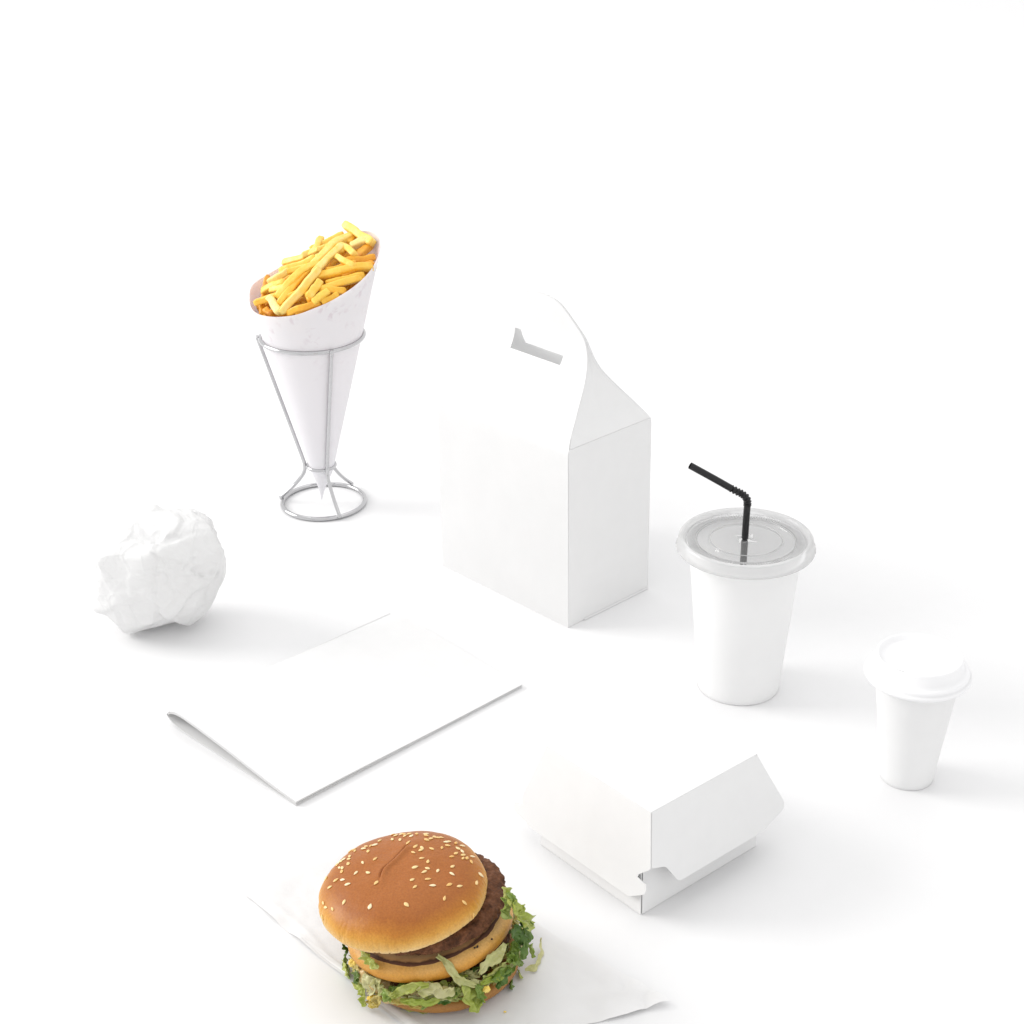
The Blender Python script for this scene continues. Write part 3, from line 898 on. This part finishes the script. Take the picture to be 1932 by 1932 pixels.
# ------------------------------------------------------------------ wrapping sheet under the burger
BX0, BY0 = -4.81, 75.95
WS = Vector((-5.0, 77.5, 0))
ws = thing('wrapping_sheet', WS, 'thin white greaseproof paper sheet spread under the burger', 'paper')
c00, c10, c11, c01 = Vector((-17.0, 82.1, 0)), Vector((-4.2, 67.8, 0)), Vector((8.6, 71.9, 0)), Vector((-9.3, 88.6, 0))
nu, nv = 90, 90
def sheet_pt(u, v):
    p = (c00 * (1 - u) + c10 * u) * (1 - v) + (c01 * (1 - u) + c11 * u) * v
    e = min(u, v, 1 - u, 1 - v)
    ed = max(0, 1 - e / .12)
    d = ((p.x - BX0) ** 2 + (p.y - BY0) ** 2) ** .5
    calm = min(1, max(0, (d - 4.0) / 3))
    z = .09 + calm * (.10 * (noise.noise(Vector((p.x * .35, p.y * .35, 0))) + .4) + .05 * abs(noise.noise(Vector((p.x * 1.1, p.y * 1.1, 4)))))
    z += ed * calm * .18 * (noise.noise(Vector((p.x * .5, p.y * .5, 9))) + .3)
    # long fold along the left edge and a crumpled near right corner
    z += calm * .09 * math.exp(-((v - .055 - .02 * math.sin(u * 9)) / .018) ** 2) * (.3 + u)
    k = max(0, 1 - (((u - 1) * 1.6) ** 2 + ((v - 1) * 1.3) ** 2) ** .5 / .42)
    z += k * .7 * abs(noise.noise(Vector((p.x * .55, p.y * .55, 2)))) + k * .08
    w = .12 * noise.noise(Vector((u * 7, v * 7, 3))) * ed
    return Vector((p.x + w, p.y + w, max(.03, z))) - WS
V = [sheet_pt(i / nu, j / nv) for j in range(nv + 1) for i in range(nu + 1)]
F = [(j * (nu + 1) + i, j * (nu + 1) + i + 1, (j + 1) * (nu + 1) + i + 1, (j + 1) * (nu + 1) + i) for j in range(nv) for i in range(nu)]
mesh('sheet', V, F, M['wrap'], ws)
V, F = [], []
for i in range(61):
    u = .30 + .70 * i / 60
    for j in range(6):
        t = j / 5
        base_p = sheet_pt(u, .012 + .055 * t * (.4 + .6 * min(1, (u - .3) * 3)))
        V.append(base_p + Vector((0, 0, .03 + .07 * math.sin(math.pi * t) * min(1, (u - .3) * 2.5) + .03 * noise.noise(Vector((u * 12, t * 3, 0))))))
for i in range(60):
    for j in range(5): F.append((i * 6 + j, i * 6 + j + 1, (i + 1) * 6 + j + 1, (i + 1) * 6 + j))
mesh('folded_edge', V, F, M['wrap'], ws)

# ------------------------------------------------------------------ burger
bu = thing('burger', (BX0, BY0, .1), 'sesame bun burger with beef patty and shredded lettuce on paper', 'burger')
SEEDS=[(-0.949,-0.266,0.172),(-0.911,-0.370,0.181),(-0.841,-0.490,0.231),(-0.771,-0.534,0.347),(-0.406,-0.815,0.413),(0.175,-0.886,0.429),(0.676,-0.665,0.318),(0.805,-0.567,0.175),(0.828,-0.560,-0.003),(0.956,-0.231,0.180),(0.987,-0.050,0.156),(0.859,-0.413,0.302),(0.806,-0.451,0.382),(0.653,-0.568,0.501),(0.389,-0.687,0.615),(0.372,-0.560,0.740),(0.639,-0.469,0.610),(0.641,-0.279,0.715),(0.697,-0.165,0.698),(0.479,-0.140,0.867),(0.800,-0.197,0.567),(0.879,-0.228,0.419),(0.900,-0.057,0.433),(0.700,0.049,0.712),(0.591,0.193,0.783),(0.374,0.474,0.797),(0.361,0.637,0.681),(0.505,0.513,0.694),(0.496,0.576,0.650),(0.655,0.487,0.577),(0.744,0.478,0.468),(0.879,0.206,0.430),(0.928,0.182,0.325),(0.937,0.203,0.285),(0.958,0.140,0.251),(0.937,0.277,0.215),(0.912,0.272,0.308),(0.884,0.361,0.298),(0.844,0.431,0.319),(0.758,0.519,0.394),(0.468,0.737,0.488),(0.510,0.740,0.439),(0.399,0.825,0.400),(0.381,0.849,0.365),(0.526,0.762,0.378),(0.572,0.734,0.365),(0.239,0.892,0.384),(0.171,0.882,0.439),(0.055,0.907,0.418),(0.174,0.769,0.615),(-0.015,0.863,0.505),(-0.158,0.882,0.444),(-0.102,0.932,0.347),(0.038,0.931,0.363),(0.115,0.921,0.373),(-0.359,0.856,0.373),(-0.450,0.782,0.431),(-0.512,0.756,0.408),(-0.565,0.737,0.371),(-0.611,0.690,0.389),(-0.594,0.631,0.499),(-0.690,0.653,0.312),(-0.673,0.695,0.253),(-0.775,0.535,0.335),(-0.807,0.464,0.365),(-0.847,0.331,0.416),(-0.823,0.490,0.286),(-0.843,0.464,0.270),(-0.855,0.458,0.243),(-0.880,0.408,0.244),(-0.892,0.262,0.367),(-0.899,0.296,0.323),(-0.909,0.170,0.381),(-0.827,0.014,0.561),(-0.694,-0.087,0.715),(-0.744,0.302,0.596),(-0.567,0.397,0.721),(-0.462,-0.513,0.723),(-0.857,-0.236,0.459),(-0.909,-0.062,0.412),(-0.942,0.003,0.336),(-0.959,-0.080,0.271),(-0.962,0.207,0.178),(0.706,0.609,0.361),(-0.913,-0.400,0.079)]
CREASE=[(0.165,0.737,0.656),(0.119,0.680,0.724),(0.047,0.591,0.806),(-0.157,0.320,0.934),(-0.334,0.085,0.939),(-0.418,-0.057,0.907),(-0.446,-0.251,0.859),(-0.444,-0.436,0.783)]
def star(R0, HU, HL, pu, plw, n=144, rows=72, disp=None):
    V, F = [], []
    def rad(el):
        c, s = math.cos(el), math.sin(el)
        lo_, hi_ = 0.0, 12.0
        for _ in range(40):
            md = (lo_ + hi_) / 2
            r = md * c / R0
            f = r ** pu + (md * s / HU) ** pu if s > 0 else r ** plw + (-md * s / HL) ** plw
            if f < 1: lo_ = md
            else: hi_ = md
        return lo_
    # rows spaced evenly along the surface outline
    samp = [-math.pi / 2 + math.pi * i / 800 for i in range(801)]
    pts = [(rad(e) * math.cos(e), rad(e) * math.sin(e)) for e in samp]
    acc = [0]
    for i in range(800): acc.append(acc[-1] + math.hypot(pts[i + 1][0] - pts[i][0], pts[i + 1][1] - pts[i][1]))
    els = [interp(acc[-1] * j / rows, acc, samp) for j in range(rows + 1)]
    for e in els:
        rr = rad(e)
        for i in range(n):
            a = 2 * math.pi * i / n
            d = Vector((math.cos(e) * math.cos(a), math.cos(e) * math.sin(a), math.sin(e)))
            p = d * rr
            if disp: p = p + disp(d, p)
            V.append(p)
    for j in range(rows):
        for i in range(n):
            k = (i + 1) % n; F.append((j * n + i, j * n + k, (j + 1) * n + k, (j + 1) * n + i))
    return V, F, rad
CRP = [Vector(c).normalized() for c in CREASE]
CRP = [c.normalized() for c in smooth_path(CRP, 6)]
def bun_disp(d, p):
    nrm = Vector((d.x * .5, d.y * .5, d.z)).normalized()
    h = .10 * noise.noise(d * 1.6 + Vector((2, 5, 1))) + .022 * noise.noise(d * 6) + .006 * noise.noise(d * 22)
    # crease baked into the crown
    best = min(((d - c).length, i) for i, c in enumerate(CRP)) if d.z > .3 else (9, 0)
    dd = best[0] * 4.0
    tt = best[1] / len(CRP)
    depth = .26 * min(1, tt * 6 + .25) * min(1, (1 - tt) * 4 + .1)
    side = (d - CRP[best[1]]).dot(Vector((.75, -.6, 0)))
    h -= depth * math.exp(-(dd / .10) ** 2) * .85
    h += depth * .55 * math.exp(-((dd - .35) / .35) ** 2) * (1 if side > 0 else .1)
    # puckers where the side turns under
    if d.z < .22:
        a = math.atan2(d.y, d.x)
        lowk = min(1, (.22 - d.z) / .25) * min(1, max(0, (d.z + .6) / .4))
        pk = noise.noise(Vector((math.cos(a) * 9, math.sin(a) * 9, d.z * 1.2)))
        h -= lowk * .085 * max(0, 1 - abs(pk) / .10) 
        h += lowk * .03 * noise.noise(Vector((math.cos(a) * 4, math.sin(a) * 4, 7)))
    return nrm * h
TB = Vector((-6.54 - BX0, 74.98 - BY0, 5.8))
V, F, rad_top = star(4.88, 1.82, .80, 2.25, 3.0, 400, 190, bun_disp)
tb = mesh('top_bun', V, F, M['top_bun'], bu, TB, True, (0, R(-7), 0))

# sesame seeds, lying on the crown where the photograph has them
def seed_mesh():
    V, F = [], []
    n, k = 9, 8
    for i in range(n + 1):
        t = i / n
        r = math.sin(math.pi * t) ** .75 * (1 - .42 * t)
        for j in range(k):
            a = 2 * math.pi * j / k
            V.append(((t - .45) * .36, r * .125 * math.cos(a), r * .055 * math.sin(a)))
    for i in range(n):
        for j in range(k):
            l = (j + 1) % k; F.append((i * k + j, i * k + l, (i + 1) * k + l, (i + 1) * k + j))
    me = bpy.data.meshes.new('sesame_seed'); me.from_pydata([Vector(v) * S for v in V], [], F)
    bm = bmesh.new(); bm.from_mesh(me); bmesh.ops.remove_doubles(bm, verts=bm.verts, dist=1e-6); bmesh.ops.recalc_face_normals(bm, faces=bm.faces); bm.to_mesh(me); bm.free()
    for p in me.polygons: p.use_smooth = True
    me.materials.append(M['seed'])
    return me
sm_ = seed_mesh()
rnd = random.Random(77)
extra = []
for i in range(9):                      # the far side of the crown
    a = rnd.uniform(.25, math.pi - .25); e = rnd.uniform(.1, .4)
    extra.append((math.cos(e) * math.cos(a), math.cos(e) * math.sin(a), math.sin(e)))
for sd in SEEDS + extra:
    d = Vector(sd).normalized()
    def at(dv):
        dv = dv.normalized(); p = dv * rad_top(math.asin(max(-1, min(1, dv.z)))); return p + bun_disp(dv, p)
    p = at(d)
    t1 = d.orthogonal().normalized(); t2 = d.cross(t1)
    e = .03
    nrm = (at(d + t1 * e) - p).cross(at(d + t2 * e) - p).normalized()
    if nrm.dot(d) < 0: nrm = -nrm
    ang = rnd.uniform(0, 2 * math.pi)
    u_ = nrm.orthogonal().normalized(); v_ = nrm.cross(u_)
    xax = u_ * math.cos(ang) + v_ * math.sin(ang); yax = nrm.cross(xax)
    o = bpy.data.objects.new('sesame_seed', sm_); col.objects.link(o); o.parent = tb
    mt = Matrix((xax, yax, nrm)).transposed().to_4x4()
    k = rnd.uniform(.92, 1.16)
    mt = mt @ Matrix.Diagonal((k, k * rnd.uniform(.8, 1.1), 1, 1))
    mt.translation = (p + nrm * .028) * S
    o.matrix_local = mt

# upper patty
def patty_disp(d, p):
    lump = noise.noise(Vector((p.x, p.y, p.z * 1.3)) * 1.9) * .16 + noise.noise(p * 4.3) * .12 + noise.noise(p * 8) * .07 + noise.noise(p * 16) * .03
    cell = noise.voronoi(p * 2.2)[0]
    return d * (lump + .10 * (.5 - min(1, cell[0])))
V, F, _ = star(4.35, .55, .55, 4, 4, 260, 170, patty_disp)
mesh('patty', V, F, M['patty'], bu, (-5.02 - BX0, 75.6 - BY0, 4.66), True, (0, R(-8.5), 0))
# middle bun
def mid_disp(d, p):
    a = math.atan2(d.y, d.x)
    return Vector((d.x, d.y, .3 * d.z)) * (.10 * noise.noise(d * 1.5 + Vector((7, 1, 1))) + .02 * noise.noise(d * 8) + .008 * noise.noise(d * 25))
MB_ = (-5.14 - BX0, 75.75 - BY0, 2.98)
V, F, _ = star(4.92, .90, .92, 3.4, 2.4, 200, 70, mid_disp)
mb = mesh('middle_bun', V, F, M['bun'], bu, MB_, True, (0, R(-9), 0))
# toasted cut face of the middle bun
V, F = [], []
n, rws = 160, 26
for j in range(rws + 1):
    r = 4.52 * j / rws
    for i in range(n):
        a = 2 * math.pi * i / n
        q = r / 4.92
        zz = .90 * (max(0, 1 - q ** 3.4)) ** (1 / 3.4)
        z = max(.0, zz) + .075 + .035 * noise.noise(Vector((r * math.cos(a) * 2, r * math.sin(a) * 2, 0)))
        rr = r * (1 + .018 * noise.noise(Vector((math.cos(a) * 3, math.sin(a) * 3, 2))) * (j / rws))
        if j == rws: z -= .16
        V.append((rr * math.cos(a), rr * math.sin(a), z))
for j in range(rws):
    for i in range(n):
        k = (i + 1) % n; F.append((j * n + i, j * n + k, (j + 1) * n + k, (j + 1) * n + i))
mesh('toasted_face', V, F, M['toast'], mb)
# lower patty and bottom bun
V, F, _ = star(4.35, .5, .5, 5, 5, 180, 40, patty_disp)
mesh('patty', V, F, M['patty'], bu, (-.1, -.1, 1.72), True, (0, R(-5), 0))
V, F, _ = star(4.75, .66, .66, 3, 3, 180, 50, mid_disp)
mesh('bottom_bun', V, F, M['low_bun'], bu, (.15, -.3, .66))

# shredded lettuce
LETTUCE = [
([(0.3,-4.35,4.15),(0.8,-4.75,3.95),(1.17,-5.12,3.6),(1.43,-5.16,3.15),(1.86,-5.07,2.8),(2.44,-4.84,2.4)],0.44,0),
([(-4.08,-3.34,3.75),(-3.77,-3.74,3.67),(-3.43,-4.1,3.52),(-3.02,-4.45,3.4)],0.63,1),
([(-5.45,-0.83,2.45),(-5.3,-0.8,1.95),(-5.18,-0.77,1.24)],0.50,3),
([(-5.34,-0.8,1.22),(-5.29,-0.79,0.36),(-5.0,-2.03,0.65)],0.52,2),
([(-5.46,-0.83,0.82),(-5.23,-1.7,0.94),(-5.1,-2.18,0.84)],0.34,1),
([(-4.35,-3.16,2.0),(-4.46,-3.06,1.5),(-4.5,-3.07,1.04)],0.46,3),
([(-4.03,-3.55,2.03),(-3.6,-4.03,1.88),(-3.73,-3.97,1.1)],0.76,0),
([(-3.34,-4.07,2.32),(-3.06,-4.33,1.88),(-2.69,-4.61,1.81)],0.67,0),
([(-2.37,-4.8,1.62),(-1.68,-5.1,2.34),(-1.02,-5.3,2.76),(-0.18,-5.42,2.95)],0.52,1),
([(-0.88,-5.3,2.45),(0.0,-5.39,2.69),(0.63,-5.37,2.54),(1.22,-5.29,2.56)],0.80,0),
([(-1.87,-5.11,1.63),(-1.06,-5.36,1.72),(-0.26,-5.48,1.83),(0.42,-5.49,2.04)],0.44,1),
([(0.2,-5.19,1.54),(0.84,-5.14,1.82),(1.28,-5.08,2.21)],0.52,3),
([(1.66,-5.14,2.82),(1.95,-5.06,2.03),(2.25,-4.97,1.27),(2.76,-4.74,0.94)],1.01,1),
([(2.4,-4.86,2.51),(2.64,-4.77,1.75),(2.8,-4.72,1.03)],0.52,2),
([(2.62,-4.51,2.9),(3.09,-4.23,3.41),(3.65,-3.78,3.62),(4.05,-3.37,4.08)],0.50,0),
([(3.22,-4.2,1.95),(3.7,-3.81,2.31),(4.35,-3.07,2.17)],0.52,2),
([(3.53,-4.06,1.46),(3.94,-3.7,1.8),(4.3,-3.31,2.12)],0.46,3),
([(2.83,-4.37,2.42),(3.39,-3.97,2.57),(4.11,-3.23,2.52)],0.50,1),
([(4.36,-3.26,3.26),(4.67,-2.84,2.37),(5.04,-2.18,1.56)],0.52,2),
([(5.03,-2.72,5.23),(5.35,-2.1,3.69),(5.35,-2.19,2.94)],0.80,3),
([(5.18,-2.66,3.75),(5.1,-2.89,3.03),(5.01,-3.13,2.67)],0.55,3),
([(5.5,-2.15,2.9),(5.66,-1.78,1.7)],0.42,2),
([(4.0,-3.57,8.08),(4.34,-3.19,7.12),(4.56,-2.91,6.0)],0.63,1),
([(4.1,-3.11,7.06),(4.23,-2.99,6.17),(4.0,-3.37,5.84)],0.80,2),
([(4.57,-3.65,7.2),(4.88,-3.28,6.24),(5.18,-2.82,6.26)],0.60,1),
([(4.8,-3.51,6.19),(5.27,-2.79,5.08),(5.72,-1.72,3.96)],0.71,1),
([(4.55,-3.34,5.35),(4.86,-2.92,4.29),(5.01,-2.72,3.25)],0.80,3),
([(4.57,-2.74,3.73),(4.52,-2.9,3.05),(4.27,-3.35,2.62)],0.67,2),
([(-3.82,-4.05,0.7),(-3.56,-4.33,0.64),(-3.13,-4.69,0.86)],0.42,5),
([(-2.74,-4.77,2.17),(-2.59,-4.9,1.76),(-2.48,-5.0,1.44)],0.52,2),
([(-2.32,-5.09,2.19),(-2.21,-5.18,1.91)],0.38,1),
([(-3.03,-4.54,1.45),(-3.22,-4.46,0.97),(-3.4,-4.38,0.68)],0.50,5),
([(4.27,-3.71,7.94),(4.57,-3.38,7.17),(4.66,-3.31,6.82)],0.34,2),
([(1.49,-5.04,2.42),(1.24,-5.15,2.12),(0.77,-5.3,1.96)],0.46,2),
([(-4.68,-2.41,0.61),(-4.29,-3.13,0.82),(-4.03,-3.52,0.54)],0.50,1),
([(-3.94,-3.93,0.91),(-4.05,-3.88,0.45),(-3.88,-4.11,0.39)],0.35,1),
]
def shred(pts, w, seed, centre=(-.14, -.1), ruffle=.14, twist=.5, taper=True):
    rnd = random.Random(seed)
    P = smooth_path(pts, 9 if len(pts) > 2 else 14)
    N = len(P); m_ = 8
    off = Vector((seed * 1.37, seed * .73, 0))
    V, F = [], []
    tw0 = rnd.uniform(-.35, .35) * twist * 2
    for i, p in enumerate(P):
        s = i / (N - 1)
        t = (P[min(i + 1, N - 1)] - P[max(i - 1, 0)]).normalized()
        o_ = Vector((p.x - centre[0], p.y - centre[1], .35 * (p - Vector((centre[0], centre[1], p.z))).length))
        o_ = (o_ - t * o_.dot(t)).normalized()
        sd = t.cross(o_).normalized()
        ang = tw0 + twist * 1.3 * noise.noise(off + Vector((s * 2.2, 0, 0)))
        sd2 = sd * math.cos(ang) + o_ * math.sin(ang); o2 = t.cross(sd2).normalized() * -1
        ww = w * (1 + .45 * noise.noise(off + Vector((s * 4, 3, 0))))
        if taper: ww *= .45 + .55 * min(1, 4 * s, 4 * (1 - s))
        curl = .45 * noise.noise(off + Vector((0, 9, s * 1.5))) + .15
        for k in range(m_ + 1):
            q = k / m_ - .5
            jag = 1 + .30 * noise.noise(off + Vector((s * 13, 5 * (q > 0), 1))) if k in (0, m_) else 1
            rf = ruffle * noise.noise(off + Vector((s * 6, q * 3.5, 4))) * (1 + 2.0 * abs(q)) + .05 * noise.noise(off + Vector((s * 14, q * 8, 2)))
            V.append(p + sd2 * q * ww * jag + o2 * (rf * w * 2.4 + curl * ww * (4 * q * q - .4)))
    for i in range(N - 1):
        for k in range(m_):
            F.append((i * (m_ + 1) + k, i * (m_ + 1) + k + 1, (i + 1) * (m_ + 1) + k + 1, (i + 1) * (m_ + 1) + k))
    return V, F
for i, (pts, w, c) in enumerate(LETTUCE):
    o = mesh('lettuce_shred', *shred(pts, w * 1.08, 40 + i, twist=.25 if i < 2 else .6), LEAF[c], bu, (0, 0, -.1), fix=False)
    sub(solid(o, .03, 0, False), 1)
rnd = random.Random(12)
for i in range(110):                      # the bed of shreds between the buns
    a = rnd.uniform(-math.pi, math.pi)
    r = rnd.uniform(3.9, 4.9); z = rnd.uniform(1.25, 2.25) + .045 * r * math.cos(a) * 2
    da = rnd.uniform(.12, .38) * rnd.choice((-1, 1))
    pts = []
    for k in range(4):
        aa = a + da * k / 3; r2 = r + .45 * math.sin(k * 1.1 + i) * .6
        pts.append((r2 * math.cos(aa), r2 * math.sin(aa), max(.55, z - .18 * k * rnd.uniform(-.6, 1.2))))
    c = rnd.choice((0, 0, 0, 1, 1, 1, 2, 2, 3, 5))
    o = mesh('lettuce_shred', *shred(pts, rnd.uniform(.25, .55), 200 + i, ruffle=.18, twist=.9), LEAF[c], bu, fix=False)
    sub(solid(o, .03, 0, False), 1)
for i in range(30):                      # long limp ribbons hanging at the front
    a = R(-165 + 175 * (i + .5) / 30 + rnd.uniform(-4, 4)); r = 5.0 + .07 * (i % 5); z = rnd.uniform(1.15, 1.95) + .35 * math.cos(a)
    da = rnd.uniform(.22, .42) * rnd.choice((-1, 1))
    pts = []
    for k in range(5):
        aa = a + da * (k / 4 - .5)
        pts.append((r * math.cos(aa), r * math.sin(aa), z - .16 * math.sin(k * 1.4 + i) - .10 * k * (i % 3 - 1)))
    o = mesh('lettuce_shred', *shred(pts, rnd.uniform(.25, .5), 700 + i, ruffle=.12, twist=.5), LEAF[(0, 1, 0, 5, 0, 2)[i % 6]], bu, fix=False)
    sub(solid(o, .03, 0, False), 1)
# sauce running out at the left front
def blob(name, c, rad3, seed, mat, parent, sc=1.2, amp=.35):
    bm = bmesh.new(); bmesh.ops.create_icosphere(bm, subdivisions=4, radius=1)
    for v in bm.verts:
        n = v.co.copy()
        k = 1 + amp * noise.noise(n * sc + Vector((seed, 0, 0))) + .12 * noise.noise(n * 3.5 + Vector((0, seed, 0)))
        v.co = Vector((n.x * rad3[0], n.y * rad3[1], n.z * rad3[2])) * k * S
    me = bpy.data.meshes.new(name); bm.to_mesh(me); bm.free()
    return link(name, me, mat, parent, c)
for i, (a, r, z, s3) in enumerate(((-128, 4.75, 1.35, (.75, .45, .55)), (-120, 4.9, 1.0, (.5, .35, .4)), (-140, 4.8, 1.55, (.6, .45, .5)), (-112, 4.7, 1.45, (.7, .35, .45)), (-98, 4.6, 1.6, (.8, .3, .3)), (-150, 4.7, 1.7, (.5, .4, .5)), (-40, 4.8, 1.3, (.5, .4, .35)), (-20, 4.9, 1.7, (.5, .4, .5)))):
    blob('sauce', (r * math.cos(R(a)), r * math.sin(R(a)), z), s3, i * 3.3, M['sauce'], bu)
for i, (a, r, z, s3) in enumerate(((-157, 5.15, 1.55, (.22, .18, .26)), (-57, 5.45, 1.75, (.2, .14, .2)), (-131, 5.35, .75, (.3, .2, .16)), (-152, 5.1, 1.85, (.18, .14, .2)))):
    blob('cheese_bit', (r * math.cos(R(a)), r * math.sin(R(a)), z), s3, 40 + i * 2.1, M['egg'], bu, 2.5, .5)
# pepper specks on the middle bun
for i, (a, el) in enumerate(((-52, .62), (-49.5, .60), (-50, .55), (-55, .30), (-38, .50))):
    r = 4.86; z = el
    blob('pepper_speck', (4.6 * math.cos(R(a)) * (1.045 if el < .55 else 1.0), 4.6 * math.sin(R(a)) * (1.045 if el < .55 else 1.0), el + .05), (.055, .05, .045), i * 1.9, M['pepper'], mb, 2.5, .4)

# bits lying loose on the sheet
LOOSE = [

([(1.31,76.96,0.35),(1.3,75.78,0.35),(0.98,74.86,0.35),(0.35,74.55,0.35)],0.46,0),
([(-0.48,73.99,0.25),(-0.47,73.04,0.25)],0.40,3),
([(-0.06,74.75,0.2),(0.13,74.0,0.2)],0.35,1),
([(-6.67,71.72,0.2),(-5.98,71.57,0.2),(-5.33,71.49,0.2),(-4.96,71.44,0.2)],0.32,1),
([(-0.82,71.37,0.1),(-0.78,71.3,0.1)],0.10,4),
]
LL = ['pale curled lettuce strip lying loose right of the burger', 'small dark green lettuce scrap loose at the burger\'s right foot', 'tiny light green lettuce scrap loose beside the pale curled strip',
      'flat light green lettuce strip tucked under the front of the burger', 'tiny yellow crumb on the greaseproof sheet right of the burger']
for i, (pts, w, c) in enumerate(LOOSE):
    x0, y0 = pts[0][0], pts[0][1]
    if i == 4:
        o = blob('crumb', (x0, y0, .2), (.07, .05, .05), 3, M['egg'], None, 2.5, .5)
        tag(o, LL[i], 'crumb'); continue
    q = [(p[0] - x0, p[1] - y0, p[2] + (.25 if i == 0 and k == 0 else 0)) for k, p in enumerate(pts)]
    o = mesh('lettuce_scrap', *shred(q, w, 500 + i, centre=(BX0 - x0, BY0 - y0), ruffle=.1, twist=.4), LEAF[c], None, (x0, y0, .08), fix=False)
    sub(solid(o, .03, 0, False), 1)
    tag(o, LL[i], 'lettuce')
